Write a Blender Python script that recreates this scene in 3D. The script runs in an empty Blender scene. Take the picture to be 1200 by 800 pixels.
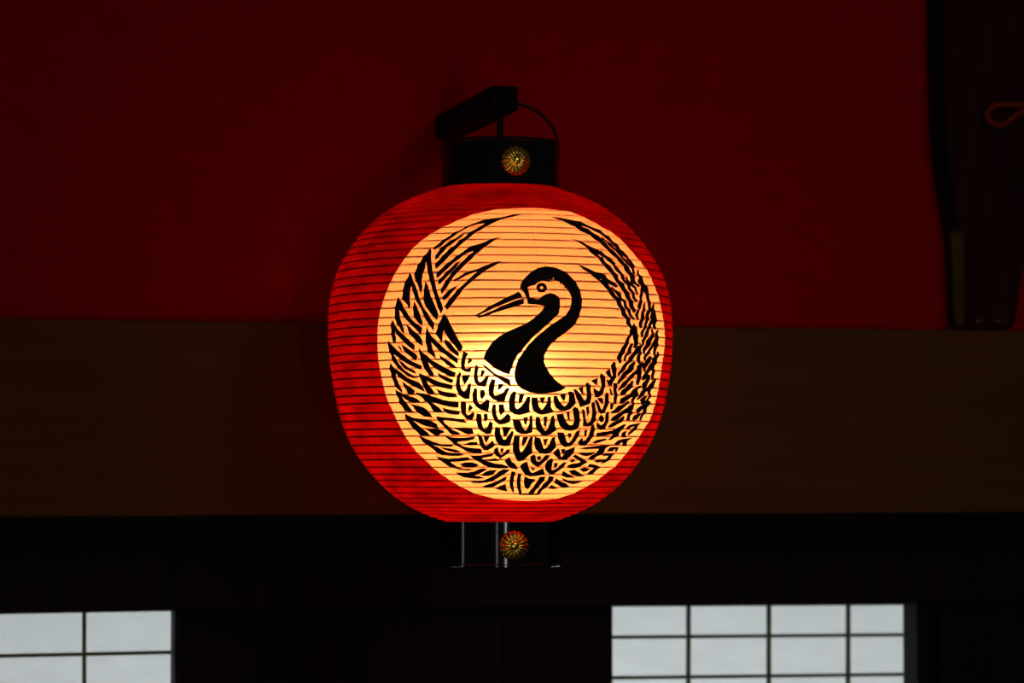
import bpy, bmesh, math, random
from mathutils import Vector, Matrix
random.seed(5)
C = bpy.context.scene.collection
S = bpy.context.scene

# ------------------------------------------------------------------ baked shape data
# PROFILE: z, radius, lean (1e-5 m) of the paper shade; DISC and CREST: azimuth (1e-2 deg), z (1e-5 m) of the paint on it
BULB, DAY, FILL, KEY = 8.2, 48.5, 12.0, 0.62
MED_AZ_T, MED_Z_T, MED_AZ_B, MED_Z_B = 1.5, 2.1405, -0.5, 1.6475
RIBS = [-0.00707, 0.00363, 0.01433, 0.02503, 0.03573, 0.04643, 0.05713, 0.06783, 0.07853, 0.08923, 0.09993, 0.11063, 0.12037, 0.13138, 0.14426, 0.15450, 0.16564, 0.17721, 0.18908, 0.19998, 0.21205, 0.22330, 0.23491, 0.24560, 0.25620, 0.26779, 0.27778, 0.28881, 0.29930, 0.31084, 0.32083, 0.33136, 0.34193, 0.35381, 0.36426, 0.37444, 0.38688, 0.39730, 0.40848, 0.41844, 0.43054, 0.44267, 0.45210, 0.46386, 0.47552, 0.48629, 0.49761, 0.50972, 0.52042, 0.53112, 0.54182, 0.55252, 0.56322, 0.57392, 0.58462, 0.59532, 0.60602]
PROFILE="""36586,6022,-226 36318,6993,-240 36036,7959,-253 35735,8920,-263 35415,9875,-272 35072,10822,-279 34696,11756,-286 34275,12670,-291 33802,13559,-294 33276,14418,-294 32701,15244,-289 32079,16035,-280 31412,16790,-269 30704,17506,-255 29956,18179,-239 29173,18812,-218 28359,19405,-193 27518,19959,-166 26654,20475,-137 25765,20948,-112 24850,21369,-90 23908,21723,-69 22941,22003,-48 21956,22211,-30 20960,22355,-13 19957,22451,5 18952,22507,23 17946,22533,41 16939,22533,58 15932,22510,73 14926,22464,84 13922,22394,92 12920,22297,98 11920,22175,103 10924,22027,107 9932,21856,108 8943,21664,108 7960,21450,104 6982,21208,96 6015,20929,86 5062,20604,78 4127,20230,71 3213,19808,65 2321,19341,62 1451,18834,61 607,18286,61 -209,17696,64 -996,17067,64 -1753,16404,62 -2481,15708,56 -3175,14979,46 -3827,14212,33 -4433,13407,22 -4988,12568,11 -5497,11699,1 -5963,10807,-7 -6388,9894,-14 -6765,8960,-18 -7084,8005,-18 -7340,7032,-15 -7554,6048,-13"""
DISC="-314,32325 590,32389 1450,32185 2174,31991 2701,31377 3179,30543 3570,29824 3861,29376 4129,28479 4287,27508 4582,26019 4733,25390 4878,24650 4980,23133 5125,22178 5239,21217 5329,19923 5470,18530 5557,17343 5590,16038 5563,14723 5442,12962 5412,11434 5399,8604 5335,6641 5277,5768 5090,4890 4887,3690 4728,2765 4533,1842 4330,650 4215,-108 3888,-919 3602,-1891 3232,-2592 2894,-3184 2462,-3775 1778,-4255 1012,-4463 240,-4543 -719,-4450 -1635,-4231 -2487,-3692 -2873,-3261 -3302,-2618 -3721,-1761 -4019,-1014 -4264,-213 -4463,640 -4705,1492 -4863,2451 -5019,3515 -5139,4686 -5257,5857 -5360,6923 -5479,7884 -5545,8844 -5591,9910 -5663,11936 -5704,13536 -5692,15452 -5653,17368 -5557,19171 -5408,20755 -5277,22024 -5136,23297 -5049,23988 -4899,25110 -4743,26184 -4543,27262 -4275,28172 -3965,28998 -3545,29836 -3231,30322 -2912,30816 -2372,31485 -1716,31940 -1027,32204"
CREST="""-330,31396 -726,31351 -1205,31036 -1594,30804 -1907,30634 -2180,30376 -2379,30152 -2570,29816 -2816,29354 -3098,28941 -3152,28717 -3411,28102 -3548,27656 -3713,27172 -3715,26764 -3624,26844 -3436,27299 -3318,27789 -3191,28109 -2931,28762 -2665,29386 -2417,29801 -2158,30073 -1902,30207 -1887,30145 -2093,29656 -2328,29232 -2466,28895 -2636,28285 -2825,27793 -2946,27300 -3143,26762 -3263,26271 -3391,25678 -3549,24964 -3520,24301 -3427,24531 -3293,25034 -3107,25785 -2924,26595 -2707,27408 -2508,28009 -2307,28692 -2062,29221 -1808,29726 -1477,30350 -1130,30754 -731,31077
-2642,28946 -2844,28582 -2984,28145 -3192,27772 -3334,27390 -3470,26896 -3587,26063 -3585,25473 -3475,25704 -3349,26358 -3196,27057 -3029,27540 -2860,28029 -2686,28529
-1219,28391 -1401,28291 -1652,28001 -1896,27648 -2106,27411 -2348,27141 -2494,26777 -2691,26236 -2859,25807 -3023,25293 -3187,24792 -3349,24206 -3465,23710 -3443,23090 -3333,23412 -3184,23972 -3010,24607 -2821,25245 -2602,25906 -2407,26362 -2244,26552 -2265,26366 -2416,25909 -2553,25377 -2686,24840 -2835,24273 -2955,23737 -3060,23095 -3166,22459 -3275,21704 -3264,21118 -3185,21318 -3047,22064 -2915,22993 -2756,23729 -2515,24685 -2297,25482 -2132,26165 -1932,26783 -1695,27420 -1483,27948
-2661,25282 -2807,25039 -2970,24448 -3131,23862 -3239,23386 -3379,22845 -3375,22296 -3272,22492 -3121,23129 -2932,23869 -2772,24565
-1277,25149 -1420,25166 -1621,24892 -1848,24624 -2071,24251 -2294,23957 -2519,23675 -2712,23198 -2884,22821 -2828,22651 -2665,22926 -2445,23397 -2225,23707 -2107,23840 -2107,23792 -2238,23383 -2401,22746 -2565,22167 -2729,21588 -2866,20955 -3006,20325 -3138,19552 -3048,19143 -2950,19505 -2784,20345 -2646,21025 -2484,21863 -2268,22595 -2050,23282 -1775,24079 -1552,24560 -1382,24884
-2714,22208 -2897,21872 -3037,21450 -3149,21028 -3227,20683 -3167,20255 -3066,20566 -2954,21039 -2845,21511
-3851,26998 -3959,26341 -4061,25910 -4123,25311 -4209,24825 -4240,24167 -4272,23615 -4228,23100 -4113,22437 -4037,21845 -3956,21169 -3921,21957 -3960,22711 -3952,23452 -3922,24092 -3895,24743 -3907,25242 -3856,24847 -3792,24084 -3720,23318 -3639,22450 -3566,21693 -3500,21049 -3437,20302 -3362,19445 -3261,18657 -3177,19236 -3237,20008 -3305,20544 -3367,21181 -3433,21928 -3509,22896 -3595,23870 -3672,24850 -3745,25836 -3784,26619
-4455,24015 -4500,23395 -4591,22760 -4633,22163 -4648,21410 -4668,20632 -4550,20279 -4452,19906 -4357,19246 -4337,19873 -4357,20620 -4364,21362 -4350,21937 -4336,22251 -4287,21766 -4211,21064 -4152,20466 -4075,20024 -3982,19593 -3906,18957 -3786,17990 -3669,17343 -3523,16555 -3476,17487 -3594,18039 -3711,18787 -3816,19272 -3906,19855 -3954,20282 -4034,20871 -4092,21567 -4179,22279 -4281,22879 -4362,23534
-3830,22866 -3858,22066 -3862,21316 -3860,20565 -3834,20014 -3725,19357 -3606,18707 -3489,18219 -3390,17834 -3338,18517 -3388,19067 -3461,19709 -3537,20353 -3598,20779 -3664,21523 -3720,22172
-4813,20968 -4877,20272 -4910,19844 -4936,18986 -4928,18227 -4861,17561 -4745,17123 -4682,16582 -4559,16277 -4579,16944 -4643,17484 -4706,18122 -4738,18754 -4761,19317 -4690,19023 -4592,18484 -4462,17934 -4336,17495 -4212,17061 -4062,16520 -3951,16143 -3906,17000 -4034,17351 -4185,17678 -4337,18318 -4448,18855 -4546,19393 -4629,19932 -4701,20368 -4756,20694
-4205,20336 -4231,19545 -4228,18902 -4213,18459 -4133,18013 -4026,17573 -3898,17205 -3889,17722 -3949,18265 -3994,18798 -4072,19445 -4136,19929
-5043,18098 -5104,17519 -5091,16763 -5078,16121 -5050,15515 -4908,15038 -4903,15905 -4925,16537 -4928,16674 -4868,16284 -4704,15625 -4546,15133 -4392,14589 -4212,14158 -4194,14856 -4296,15233 -4466,15744 -4623,16289 -4783,16724 -4895,17310 -4961,17687
-4486,17445 -4424,16676 -4346,16128 -4223,15689 -4088,15148 -3917,14672 -3904,15408 -3979,15856 -4101,16296 -4222,16622 -4343,17108
-3771,17152 -3772,16540 -3794,15914 -3805,15272 -3766,14631 -3742,13979 -3637,13643 -3462,13104 -3491,13701 -3558,14335 -3596,14960 -3616,15310 -3481,14690 -3312,14023 -3143,13614 -2950,13031 -2751,12474 -2720,13099 -2898,13577 -3090,14128 -3269,14743 -3436,15383 -3591,15934 -3688,16562
-3149,18721 -3233,18114 -3351,17378 -3398,16742 -3446,16191 -3345,15636 -3244,15120 -3214,15762 -3197,16279 -3166,16618 -3060,15832 -2936,15191 -2801,14554 -2672,13994 -2613,14067 -2563,14592 -2647,15143 -2766,15985 -2872,16829 -2953,17464 -3035,18104
-3137,15548 -3153,14958 -3054,14459 -2943,14030 -2833,13655 -2701,13324 -2694,13826 -2805,14318 -2914,14849 -3011,15227
-3349,13613 -3310,13110 -3211,12783 -3099,12353 -2929,12025 -2742,11895 -2853,12338 -2991,12711 -3129,13084 -3241,13351
-4072,14599 -4033,13698 -3983,12955 -3932,12316 -3877,11883 -3793,11454 -3706,11012 -3558,10872 -3570,11291 -3639,11723 -3690,12138 -3742,12749 -3655,12383 -3511,11951 -3368,11628 -3170,11198 -2997,10926 -2869,10839 -2810,11378 -2976,11668 -3116,11934 -3284,12255 -3453,12629 -3623,13001 -3736,13426 -3881,13802 -3966,14169
-3439,11409 -3384,10906 -3268,10576 -3124,10305 -2968,10069 -2905,10488 -3075,10781 -3216,10996 -3328,11207
-4112,11414 -4047,10534 -3984,9899 -3922,9259 -3863,8917 -3717,8777 -3562,8828 -3657,9366 -3753,9843 -3819,10201 -3832,10471 -3694,10087 -3487,9760 -3252,9519 -2975,9321 -2930,9911 -3147,10054 -3377,10270 -3577,10569 -3781,10967 -3947,11187
-4709,15025 -4641,14359 -4530,13916 -4375,13478 -4176,12945 -4109,13348 -4156,13764 -4281,14045 -4435,14426 -4575,14755
-5221,15553 -5243,14863 -5193,14210 -5133,13675 -5093,13030 -4997,12534 -4855,11935 -4713,11496 -4522,11056 -4330,10774 -4123,10784 -4340,11154 -4523,11530 -4660,11903 -4796,12433 -4885,12963 -4977,13497 -5024,13790 -4901,13517 -4708,13026 -4519,12587 -4330,12255 -4145,11979 -3997,11787 -3963,12270 -4150,12597 -4332,12892 -4517,13323 -4704,13812 -4864,14246 -4993,14677 -5091,15055
-4859,13066 -4727,12349 -4569,11853 -4379,11520 -4196,11277 -4256,11775 -4415,12001 -4568,12374 -4690,12807
-4869,15089 -4804,14532 -4659,14004 -4721,14592
-5202,12766 -5247,12053 -5189,11244 -5150,10603 -5099,10008 -4992,9460 -4797,8885 -4831,9569 -4914,10157 -4973,10732 -4995,11449 -4868,10928 -4676,10435 -4485,10052 -4299,9726 -4087,9295 -3929,9024 -3987,9748 -4137,10245 -4325,10522 -4543,10848 -4759,11437 -4918,11873 -5048,12144
-4787,10369 -4719,9824 -4651,9347 -4594,8895 -4353,8764 -4318,9222 -4414,9570 -4538,9843 -4647,10112
-5104,9453 -5075,8846 -5009,8318 -5001,7836 -4908,7346 -4823,6794 -4613,6622 -4430,6433 -4540,6982 -4627,7351 -4694,7779 -4784,8095 -4833,8543 -4723,8165 -4558,7887 -4357,7750 -4118,7776 -4261,8250 -4423,8472 -4617,8693 -4847,8967 -4977,9181
-4557,7651 -4455,7266 -4372,6843 -4253,6408 -4064,6024 -3748,5857 -3802,6373 -3916,6863 -4071,7192 -4262,7412
-4293,8985 -4053,8912 -3867,8767 -3684,8548 -3477,8279 -3272,8044 -2981,7870 -2759,7820 -2789,7071 -2998,7120 -3206,7294 -3415,7478 -3593,7693 -3723,7801 -3613,7484 -3471,7061 -3296,6493 -3499,6533 -3660,6614 -3748,6986 -3799,7409 -3879,7766 -3986,7982 -4040,8303 -4142,8563
-3541,9455 -3450,8966 -3364,8637 -3184,8415 -2975,8336 -2787,8367 -2869,8837 -3049,8951 -3252,9061 -3395,9220
-3358,7098 -3289,6702 -3171,6373 -2987,6207 -2775,6204 -2747,6683 -2940,6778 -3146,6908
-3617,6035 -3358,5916 -3113,5859 -2874,5750 -2629,5693 -2509,5182 -2738,5260 -2977,5421 -3189,5529 -3331,5611 -3367,5483 -3310,5108 -3199,4797 -3059,4379 -2815,3942 -2822,3738 -3098,3741 -3191,3968 -3299,4500 -3408,4920 -3519,5344 -3588,5671
-3025,4630 -2812,4648 -2568,4645 -2344,4587 -2305,3845 -2531,3788 -2654,3952 -2801,4216
-4826,6470 -4843,5902 -4745,5432 -4643,4792 -4515,4309 -4359,3708 -4092,3649 -3935,3628 -4048,4072 -4179,4478 -4312,4818 -4440,5238 -4526,5566 -4373,5297 -4215,5028 -4023,4810 -3795,4678 -3581,4581 -3620,5114 -3782,5447 -3973,5645 -4236,5758 -4501,5870 -4658,6101
-4072,4525 -3936,4079 -3785,3754 -3609,3576 -3558,3863 -3371,4033 -3410,4279 -3572,4447 -3800,4526
-4428,3629 -4268,3505 -4113,3216 -3864,2867 -3609,2624 -3119,2527 -3189,2244 -3567,2312 -3868,2463 -3951,2534 -3795,2333 -3634,1962 -3469,1649 -3207,1523 -2903,1490 -2718,1268 -2891,1125 -3238,1105 -3659,1192 -3844,1595 -4017,2075 -4185,2602 -4313,2819
-3668,2238 -3534,1903 -3270,1688 -3071,1580 -2855,1635 -3046,1912 -3274,2051
-3379,3622 -3102,3463 -2853,3387 -2571,3437 -2282,3573 -2304,3201 -2549,2980 -2805,2918 -2960,2833 -2817,2464 -2637,2226 -2387,2090 -2096,2045 -2037,1526 -2345,1504 -2606,1655 -2822,2040 -3032,2467 -3175,2913 -3289,3231
-2660,2584 -2498,2806 -2211,2861 -2196,2501 -2443,2421
-3930,1081 -3674,910 -3400,805 -3048,856 -2624,996 -2516,667 -2861,469 -3219,385 -3375,347 -3301,157 -3116,-209 -2889,-470 -2604,-469 -2425,-584 -2729,-721 -3021,-645 -3294,-377 -3531,-108 -3681,270 -3822,695
-3025,114 -2770,327 -2489,326 -2319,163 -2221,-65 -2412,-252 -2701,-274 -2877,-165
-3276,-890 -3040,-949 -2746,-948 -2450,-791 -2221,-472 -2035,-361 -1875,-522 -2116,-906 -2307,-1119 -2462,-1271 -2252,-1429 -2033,-1652 -2349,-1743 -2726,-1658 -2990,-1550 -3122,-1277
-2206,-1270 -1989,-847 -1802,-661 -1494,-604 -1652,-1114 -1883,-1390 -2074,-1390
-2567,1236 -2322,1173 -2093,1224 -1829,1382 -1594,1466 -1691,1053 -1929,945 -2071,850 -1995,689 -1803,428 -1574,166 -1269,82 -1036,-181 -1087,-433 -1447,-433 -1795,-272 -2033,-3 -2257,477 -2413,796
-1966,636 -1707,780 -1571,856 -1359,634 -1506,489 -1777,468
-966,-551 -1241,-522 -1423,-797 -1605,-1224 -1829,-1593 -2057,-1855 -2363,-1961 -2700,-1995 -2626,-2279 -2303,-2300 -1985,-2212 -1668,-1919 -1439,-1594 -1222,-1115 -1045,-847
-1100,-1388 -1312,-1699 -1498,-1966 -1768,-2285 -2186,-2646 -2014,-2815 -1685,-2726 -1442,-2398 -1213,-2021 -1094,-1788
-1119,-2370 -1382,-2606 -1649,-2879 -1337,-3210 -1017,-3332
-897,-780 -939,-1476 -960,-2127 -923,-2680 -816,-3236 -661,-3582 -729,-2873 -777,-2239 -768,-1501 -729,-851
-604,-991 -640,-1583 -637,-2237 -572,-2897 -412,-3576 -257,-3722 -385,-2874 -449,-2236 -473,-1602 -471,-1067
-322,-1394 -314,-2022 -243,-2698 -35,-3083 61,-2492 205,-1771 -99,-1696
363,-1485 291,-1993 230,-2526 128,-3059 7,-3623 291,-3707 389,-3141 510,-2496 606,-1954 636,-1430
779,-1369 760,-1885 629,-2415 510,-3066 460,-3683 616,-3768 736,-3150 882,-2721 983,-2283 1048,-1504
-657,-3580 -53,-3522 651,-3632 576,-3815 -332,-3787
1059,-2497 908,-2907 1239,-3063 1541,-2959 1261,-2674
1146,-1643 1109,-2216 1440,-2572 1751,-2877 2079,-2708 1771,-2304 1498,-2085
1372,-1581 1758,-1867 2145,-1976 2646,-1943 2491,-2317 2220,-2448 1889,-2311 1650,-2086
1357,-737 1306,-1252 1650,-1612 2178,-1643 1866,-1281 1612,-1066
1858,-575 1605,-778 1931,-1286 2262,-1510 2656,-1431 2256,-1017
2515,152 2802,61 3228,-192 3102,-692 2989,-1137 2618,-1114 2731,-756 2844,-348 2450,-158
2101,-523 2310,-256 2695,-465 2581,-809 2396,-902
1643,1318 1538,1061 1808,694 2004,423 1955,272 1691,167 1488,2 1426,-299 1790,-437 2086,-165 2224,52 2391,334 2061,799
1446,469 1575,761 1756,560 1639,307
1709,1997 1934,2244 2276,2355 2674,2467 3233,2613 3021,2100 3007,1678 2898,1233 2709,1016 2549,630 2310,734 2393,1171 2587,1545 2670,1990 2411,1988 2093,1942
1693,1555 1899,1607 2216,1609 2530,1624 2375,1170 2212,1091 1989,1167
2230,2757 2378,3097 2605,3264 2885,3346 2863,3070 2626,2878 2397,2712
2307,3992 2580,4168 2858,4249 3046,4443 3271,4769 3553,5163 3714,5076 3525,4520 3452,4046 3424,3599 3256,3429 3115,3094 2942,3179 3028,3522 3109,3817 3089,3890 2883,3787 2605,3674 2334,3490
3579,4009 3607,3487 3909,3468 3845,3964 3858,4361 3676,4247
3703,4668 3857,5059 4215,5238 4645,5441 4484,4933 4426,4607 4308,4273 4186,3997 3987,3663 3954,4071 4090,4568 4197,4870 3989,4734 3855,4498
3345,2628 3500,3084 3744,3309 4359,3500 4148,3003 4148,2363 3882,2400 3815,2876 3648,2572
3131,1695 3200,2201 3429,2341 3784,2246 3749,1686 3590,1651 3577,2038 3471,1713
2889,1287 3105,1511 3656,1493 3592,1038 3538,599 3355,267 3114,82 3155,423 3305,850 3343,1135 3088,1118
2635,546 2879,759 3262,725 3175,371 2890,257
2399,12013 2256,11578 2350,11165 2495,10780 2612,10794 2510,11234 2479,11655
2498,12282 2689,12298 2735,11759 2698,11157 2646,10512 2571,9877 2429,9935 2322,10688 2455,10587 2544,10729 2573,11175 2563,11689
1720,10469 1978,10893 1976,10376 1969,9860 1850,10119
2090,11461 2024,11027 2104,10484 2141,9872 2110,9367 2063,9200 1967,9378 1830,9610 1862,9099 1944,8419 2106,8427 2267,8995 2306,9865 2302,10514 2246,11068
1253,9537 1442,9752 1472,8708 1358,9050
1073,9330 1179,8634 1297,7903 1412,7168 1571,7351 1754,7579 1814,8253 1769,9004 1723,9866 1599,10285 1510,10069 1570,9404 1606,8782 1608,8273 1568,7989 1477,8286 1328,8912 1181,9408
618,8672 802,8917 836,8319 781,7848 700,8189
406,8536 412,7781 516,7126 688,6744 853,6692 1041,6917 1217,7582 1198,8140 1106,9021 962,9135 892,8993 950,8434 952,7828 891,7427 832,7250 747,7428 632,7832 522,8539
912,6593 1027,6675 1088,5647 1012,5645
567,6274 626,5576 754,4823 948,4331 1197,4226 1363,4395 1496,4843 1491,5506 1409,6464 1349,7023 1208,7205 1124,6886 1201,6228 1247,5612 1231,5022 1153,4932 1062,5022 950,5422 851,5931 816,6402
1634,7187 1752,7348 1785,6674 1773,5904 1684,6561
1458,6939 1547,6238 1612,5404 1649,4823 1852,4768 2029,4941 2134,5612 2096,6480 1976,7665 1873,7937 1818,7646 1889,6889 1935,6061 1891,5453 1802,5230 1735,5434 1653,6260 1582,6943
2031,8322 2211,8399 2302,8203 2274,7550 2139,7924
1910,8047 2056,7405 2170,6664 2275,6359 2433,6547 2527,7212 2565,7868 2506,8629 2410,9135 2329,8728 2374,8187 2372,7566 2320,6972 2274,6970 2157,7564 2034,8131
2217,5856 2321,6316 2494,5866 2445,5369 2342,5366
2169,5484 2234,4758 2442,4351 2602,4535 2702,5202 2696,5967 2619,6693 2493,6536 2521,5868 2518,5252 2429,4930 2312,5152
1094,3877 1230,3999 1259,3585 1191,3203
689,4083 746,3370 898,2610 1093,2216 1311,2331 1481,2934 1562,3689 1577,4413 1422,4181 1355,3634 1300,3010 1201,2736 1109,2998 1001,3618 939,4025
1738,4350 1865,4432 1887,3679 1787,3521
1597,2759 1717,2437 1924,2440 2082,2831 2195,3593 2199,4359 2092,5099 1970,4816 1996,4267 1962,3643 1904,3131 1806,2966 1730,3482 1646,3117
-757,8758 -578,8720 -650,7956 -750,7451 -767,8090
-944,9159 -1050,8635 -1104,7775 -1069,6800 -898,6251 -716,6142 -539,6305 -372,6588 -398,7358 -383,8466 -482,8465 -551,7912 -683,7191 -797,6904 -868,7074 -888,7874 -852,8954
-78,8360 126,8432 51,7474 -18,7756
-345,8362 -334,7563 -277,6803 -115,6365 44,6202 255,6367 449,6604 351,7178 306,8508 204,8355 199,7805 126,7192 32,6777 -48,7080 -115,7689 -142,8366
-947,5702 -923,4932 -821,4169 -625,3838 -436,3839 -227,4011 -245,4741 -278,6193 -382,6039 -365,5170 -422,4465 -491,4295 -591,4665 -695,5524
-586,5833 -414,5973 -467,4955 -541,5122
-159,5956 -153,5050 -69,4291 112,3745 251,3633 443,3799 655,4364 564,4872 483,6165 383,5942 361,5187 296,4467 230,4211 120,4669 43,5182 -25,5958
108,5951 248,6025 252,4659 154,4929
-875,3592 -911,2643 -898,1785 -802,1031 -662,405 -464,580 -279,1118 -141,1561 -195,2534 -196,3572 -303,3423 -390,2562 -494,1836 -580,1578 -640,1918 -671,2639 -674,3593
-552,3483 -358,3548 -427,2820 -545,2246 -585,2747
-139,3565 -129,2742 -48,1977 149,1477 404,1367 599,1643 759,2202 682,2865 623,3577 519,3430 458,2675 374,2161 303,1990 235,2249 142,2870 89,3321
182,3223 390,3293 344,2662 281,2432
-63,1348 -211,1097 -185,509 -50,58 159,-229 325,110 468,593 598,1203 399,1283 315,890 207,482 106,437 36,657 14,1080
40,984 185,1194 255,825 135,546
657,1465 852,2136 950,1715 1003,1288 1076,936 1118,1200 1151,1857 1292,1970 1541,2302 1548,1674 1473,1128 1327,685 1133,628 921,850
956,1962 1152,2031 1124,1505 1063,1279
646,870 510,574 450,-98 541,-669 753,-1127 965,-1128 1126,-797 1268,-365 1401,355 1238,325 1085,-59 984,-480 837,-667 765,-418 761,-15 756,662
822,274 1000,274 994,-146 873,-402
-303,455 -437,266 -576,-85 -477,-668 -299,-1221 -88,-1446 179,-1392 558,-1108 400,-392 284,-583 155,-794 -4,-994 -111,-810 -186,-406 -242,16
-131,-265 97,-395 -6,-791
-1004,983 -1123,789 -1198,480 -1083,-43 -934,-374 -682,-582 -642,-310 -785,151 -924,463
-2539,14051 -2591,13342 -2639,12601 -2631,11832 -2513,11488 -2328,11426 -2295,12137 -2398,11916 -2479,11874 -2512,12185 -2494,12791 -2450,13304 -2401,13714
-2364,13272 -2252,12905 -2350,12544 -2427,12376 -2401,12817
-2693,11495 -2781,10946 -2836,9988 -2830,9338 -2722,8579 -2576,8193 -2399,8131 -2361,8921 -2320,10102 -2421,10028 -2486,9380 -2575,9025 -2655,9382 -2689,9989 -2681,10705 -2630,11253
-2595,11083 -2348,11139 -2403,10576 -2539,9867 -2590,10270 -2616,10602
-2147,12422 -2211,11656 -2236,10912 -2213,10148 -2082,9757 -1873,9608 -1810,10048 -1720,11082 -1830,10960 -1944,10433 -2040,10208 -2097,10515 -2106,11120 -2072,12079
-1980,11718 -1850,11574 -1901,11194 -1974,10762 -2015,11113
-2227,9531 -2296,8725 -2289,7863 -2191,7209 -2016,6775 -1782,6602 -1734,7346 -1732,8032 -1839,8099 -1929,7717 -2032,7530 -2103,7707 -2139,8305 -2132,9385
-2039,9239 -1898,9304 -1869,8702 -1970,8094 -2044,8376
-1652,10614 -1730,9986 -1775,9237 -1748,8579 -1616,8084 -1442,7867 -1230,7867 -1173,8586 -1070,9436 -1169,9510 -1284,8967 -1417,8665 -1555,8572 -1590,8928 -1561,9749 -1530,10480
-1422,10031 -1261,9963 -1344,9453 -1465,9158 -1455,9666
-2691,7843 -2719,7043 -2671,6287 -2556,5735 -2332,5561 -2243,6197 -2260,6671 -2400,6258 -2475,6129 -2533,6438 -2524,7047 -2515,7840
-2395,7562 -2286,7035 -2421,6634 -2459,6935
-1620,7526 -1668,6833 -1640,6081 -1566,5431 -1412,4987 -1226,5043 -1041,5322 -1015,6014 -1122,6393 -1218,6035 -1354,5538 -1424,5623 -1493,6116 -1521,6728 -1506,7455
-1427,7524 -1255,7460 -1221,6708 -1354,6090 -1426,6606
-2171,6445 -2197,5572 -2161,4821 -2075,4275 -1861,3781 -1692,3898 -1641,4516 -1623,5186 -1736,5459 -1805,4765 -1886,4400 -1955,4567 -2005,5168 -2011,6248
-1944,6369 -1809,6368 -1796,5656 -1912,5275
-1539,4751 -1573,3896 -1529,3034 -1416,2479 -1218,2312 -1016,2426 -959,3146 -892,4073 -962,4311 -1058,3722 -1195,3082 -1269,3207 -1343,3810 -1391,4686
-1309,4748 -979,4687 -1106,3860 -1232,3432 -1273,4096
-2186,3905 -2144,3147 -2095,2402 -1989,1844 -1848,1785 -1646,2168 -1537,2527 -1648,3046 -1789,2583 -1899,2402 -1961,2768 -2013,3516
-1956,3599 -1742,3531 -1820,3026 -1888,2733 -1943,3145
-1454,2270 -1598,1932 -1602,1457 -1517,1116 -1358,795 -1201,1112 -1053,1438 -985,1961 -1113,1905 -1225,1526 -1338,1247 -1405,1510 -1435,1810
-1360,2072 -1217,2038 -1302,1558 -1360,1653
-1967,12653 -1832,12207 -1671,11685 -1538,11271 -1377,10963 -1130,10701 -1068,10524 -1023,9735 -1199,10018 -1392,10543 -1556,10962 -1747,11541 -1883,12019
-504,20636 -294,20585 -241,20410 -116,20435 -33,20745 100,21057 263,21255 412,21131 527,20792 573,20378 566,19565 520,18691 356,18118 185,17497 -40,16749 -234,16112 -451,15271 -641,14325 -828,13488 -934,12764 -1001,12037 -1087,11123 -1280,11373 -1499,11795 -1689,12323 -1911,13084 -1865,13651 -1768,14286 -1602,15237 -1410,15768 -1140,16401 -870,16879 -573,17356 -329,17989 -136,18602 -9,19149 50,19492 37,19640 -172,19761 -364,19806 -484,19883
-717,21721 -680,22392 -603,22836 -468,23384 -286,23936 -69,24389 205,24606 442,24514 645,24300 843,23935 1008,23438 1167,22746 1266,21995 1323,21137 1348,20383 1309,19409 1221,18437 1077,17459 894,16802 660,16151 461,15615 265,14982 129,14251 37,13529 27,12717 115,12003 234,11282 414,10563 596,10049 798,9533 667,9213 431,8992 139,8858 -92,8821 -382,8921 -642,9291 -817,9826 -905,10474 -922,11329 -896,12074 -801,13029 -638,13980 -475,14826 -283,15571 -62,16315 105,16849 332,17495 561,18015 764,18569 885,19250 955,19929 975,20603 942,21164 863,21578 836,21822 714,21957 789,22128 677,22256 734,22508 619,22367 610,22657 521,22717 442,22781 396,23209 382,22839 229,22915 305,22602 146,22667 9,22710 -114,22551 -233,22166 -333,22129 -463,21908 -471,21641 -437,21278 -424,20902 -405,20526 -501,20448 -545,20807 -582,21172 -644,21527
169,21959 161,21776 149,21659 130,21550 107,21457 78,21379 47,21321 13,21285 -22,21271 -56,21281 -88,21314 -118,21368 -144,21442 -165,21534 -180,21640 -189,21756 -192,21938 -68,21945 -66,21846 -64,21810 -60,21777 -53,21748 -45,21725 -36,21707 -26,21696 -16,21693 -5,21697 5,21709 15,21728 23,21752 30,21782 36,21816 39,21852 43,21951
-194,21815 -186,21998 -174,22116 -155,22224 -131,22318 -103,22396 -71,22454 -37,22490 -2,22504 33,22494 65,22461 96,22407 122,22333 142,22241 157,22135 166,22019 168,21836 41,21828 40,21927 37,21962 34,21995 27,22025 20,22049 10,22066 1,22077 -10,22080 -21,22075 -31,22064 -41,22045 -49,22020 -56,21990 -62,21957 -65,21921 -69,21821
-768,21377 -983,20930 -1201,20557 -1418,20081 -1716,19501 -1906,18976 -2067,18614 -2202,18292 -2028,18397 -1891,18691 -1649,19129 -1380,19601 -1111,20024 -867,20396 -646,20687 -692,21131
-615,20482 -823,20302 -1042,19980 -1259,19608 -1474,19239 -1744,18768 -1931,18458 -2089,18338 -2041,18091 -1788,18339 -1518,18757 -1250,19072 -981,19391 -764,19607 -602,19895
965,31177 1311,31139 1657,31010 2001,30828 2265,30649 2427,30420 2236,30141 2170,30120 2395,29651 2385,29384 2138,29556 1950,29868 1713,30118 1501,30492 1238,30802
2124,30296 2442,29890 2674,29557 2919,29282 3090,28703 3201,28410 3294,27808 3410,27434 3448,27028 3581,26478 3688,26242 3693,25771 3798,25379 3864,25065 3959,24889 4065,25034 4076,25368 4003,25702 3898,26038 3918,26565 3784,26834 3662,27338 3664,27818 3515,28175 3418,28763 3306,29101 3097,29645 2839,29956 2597,30268 2268,30675
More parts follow.
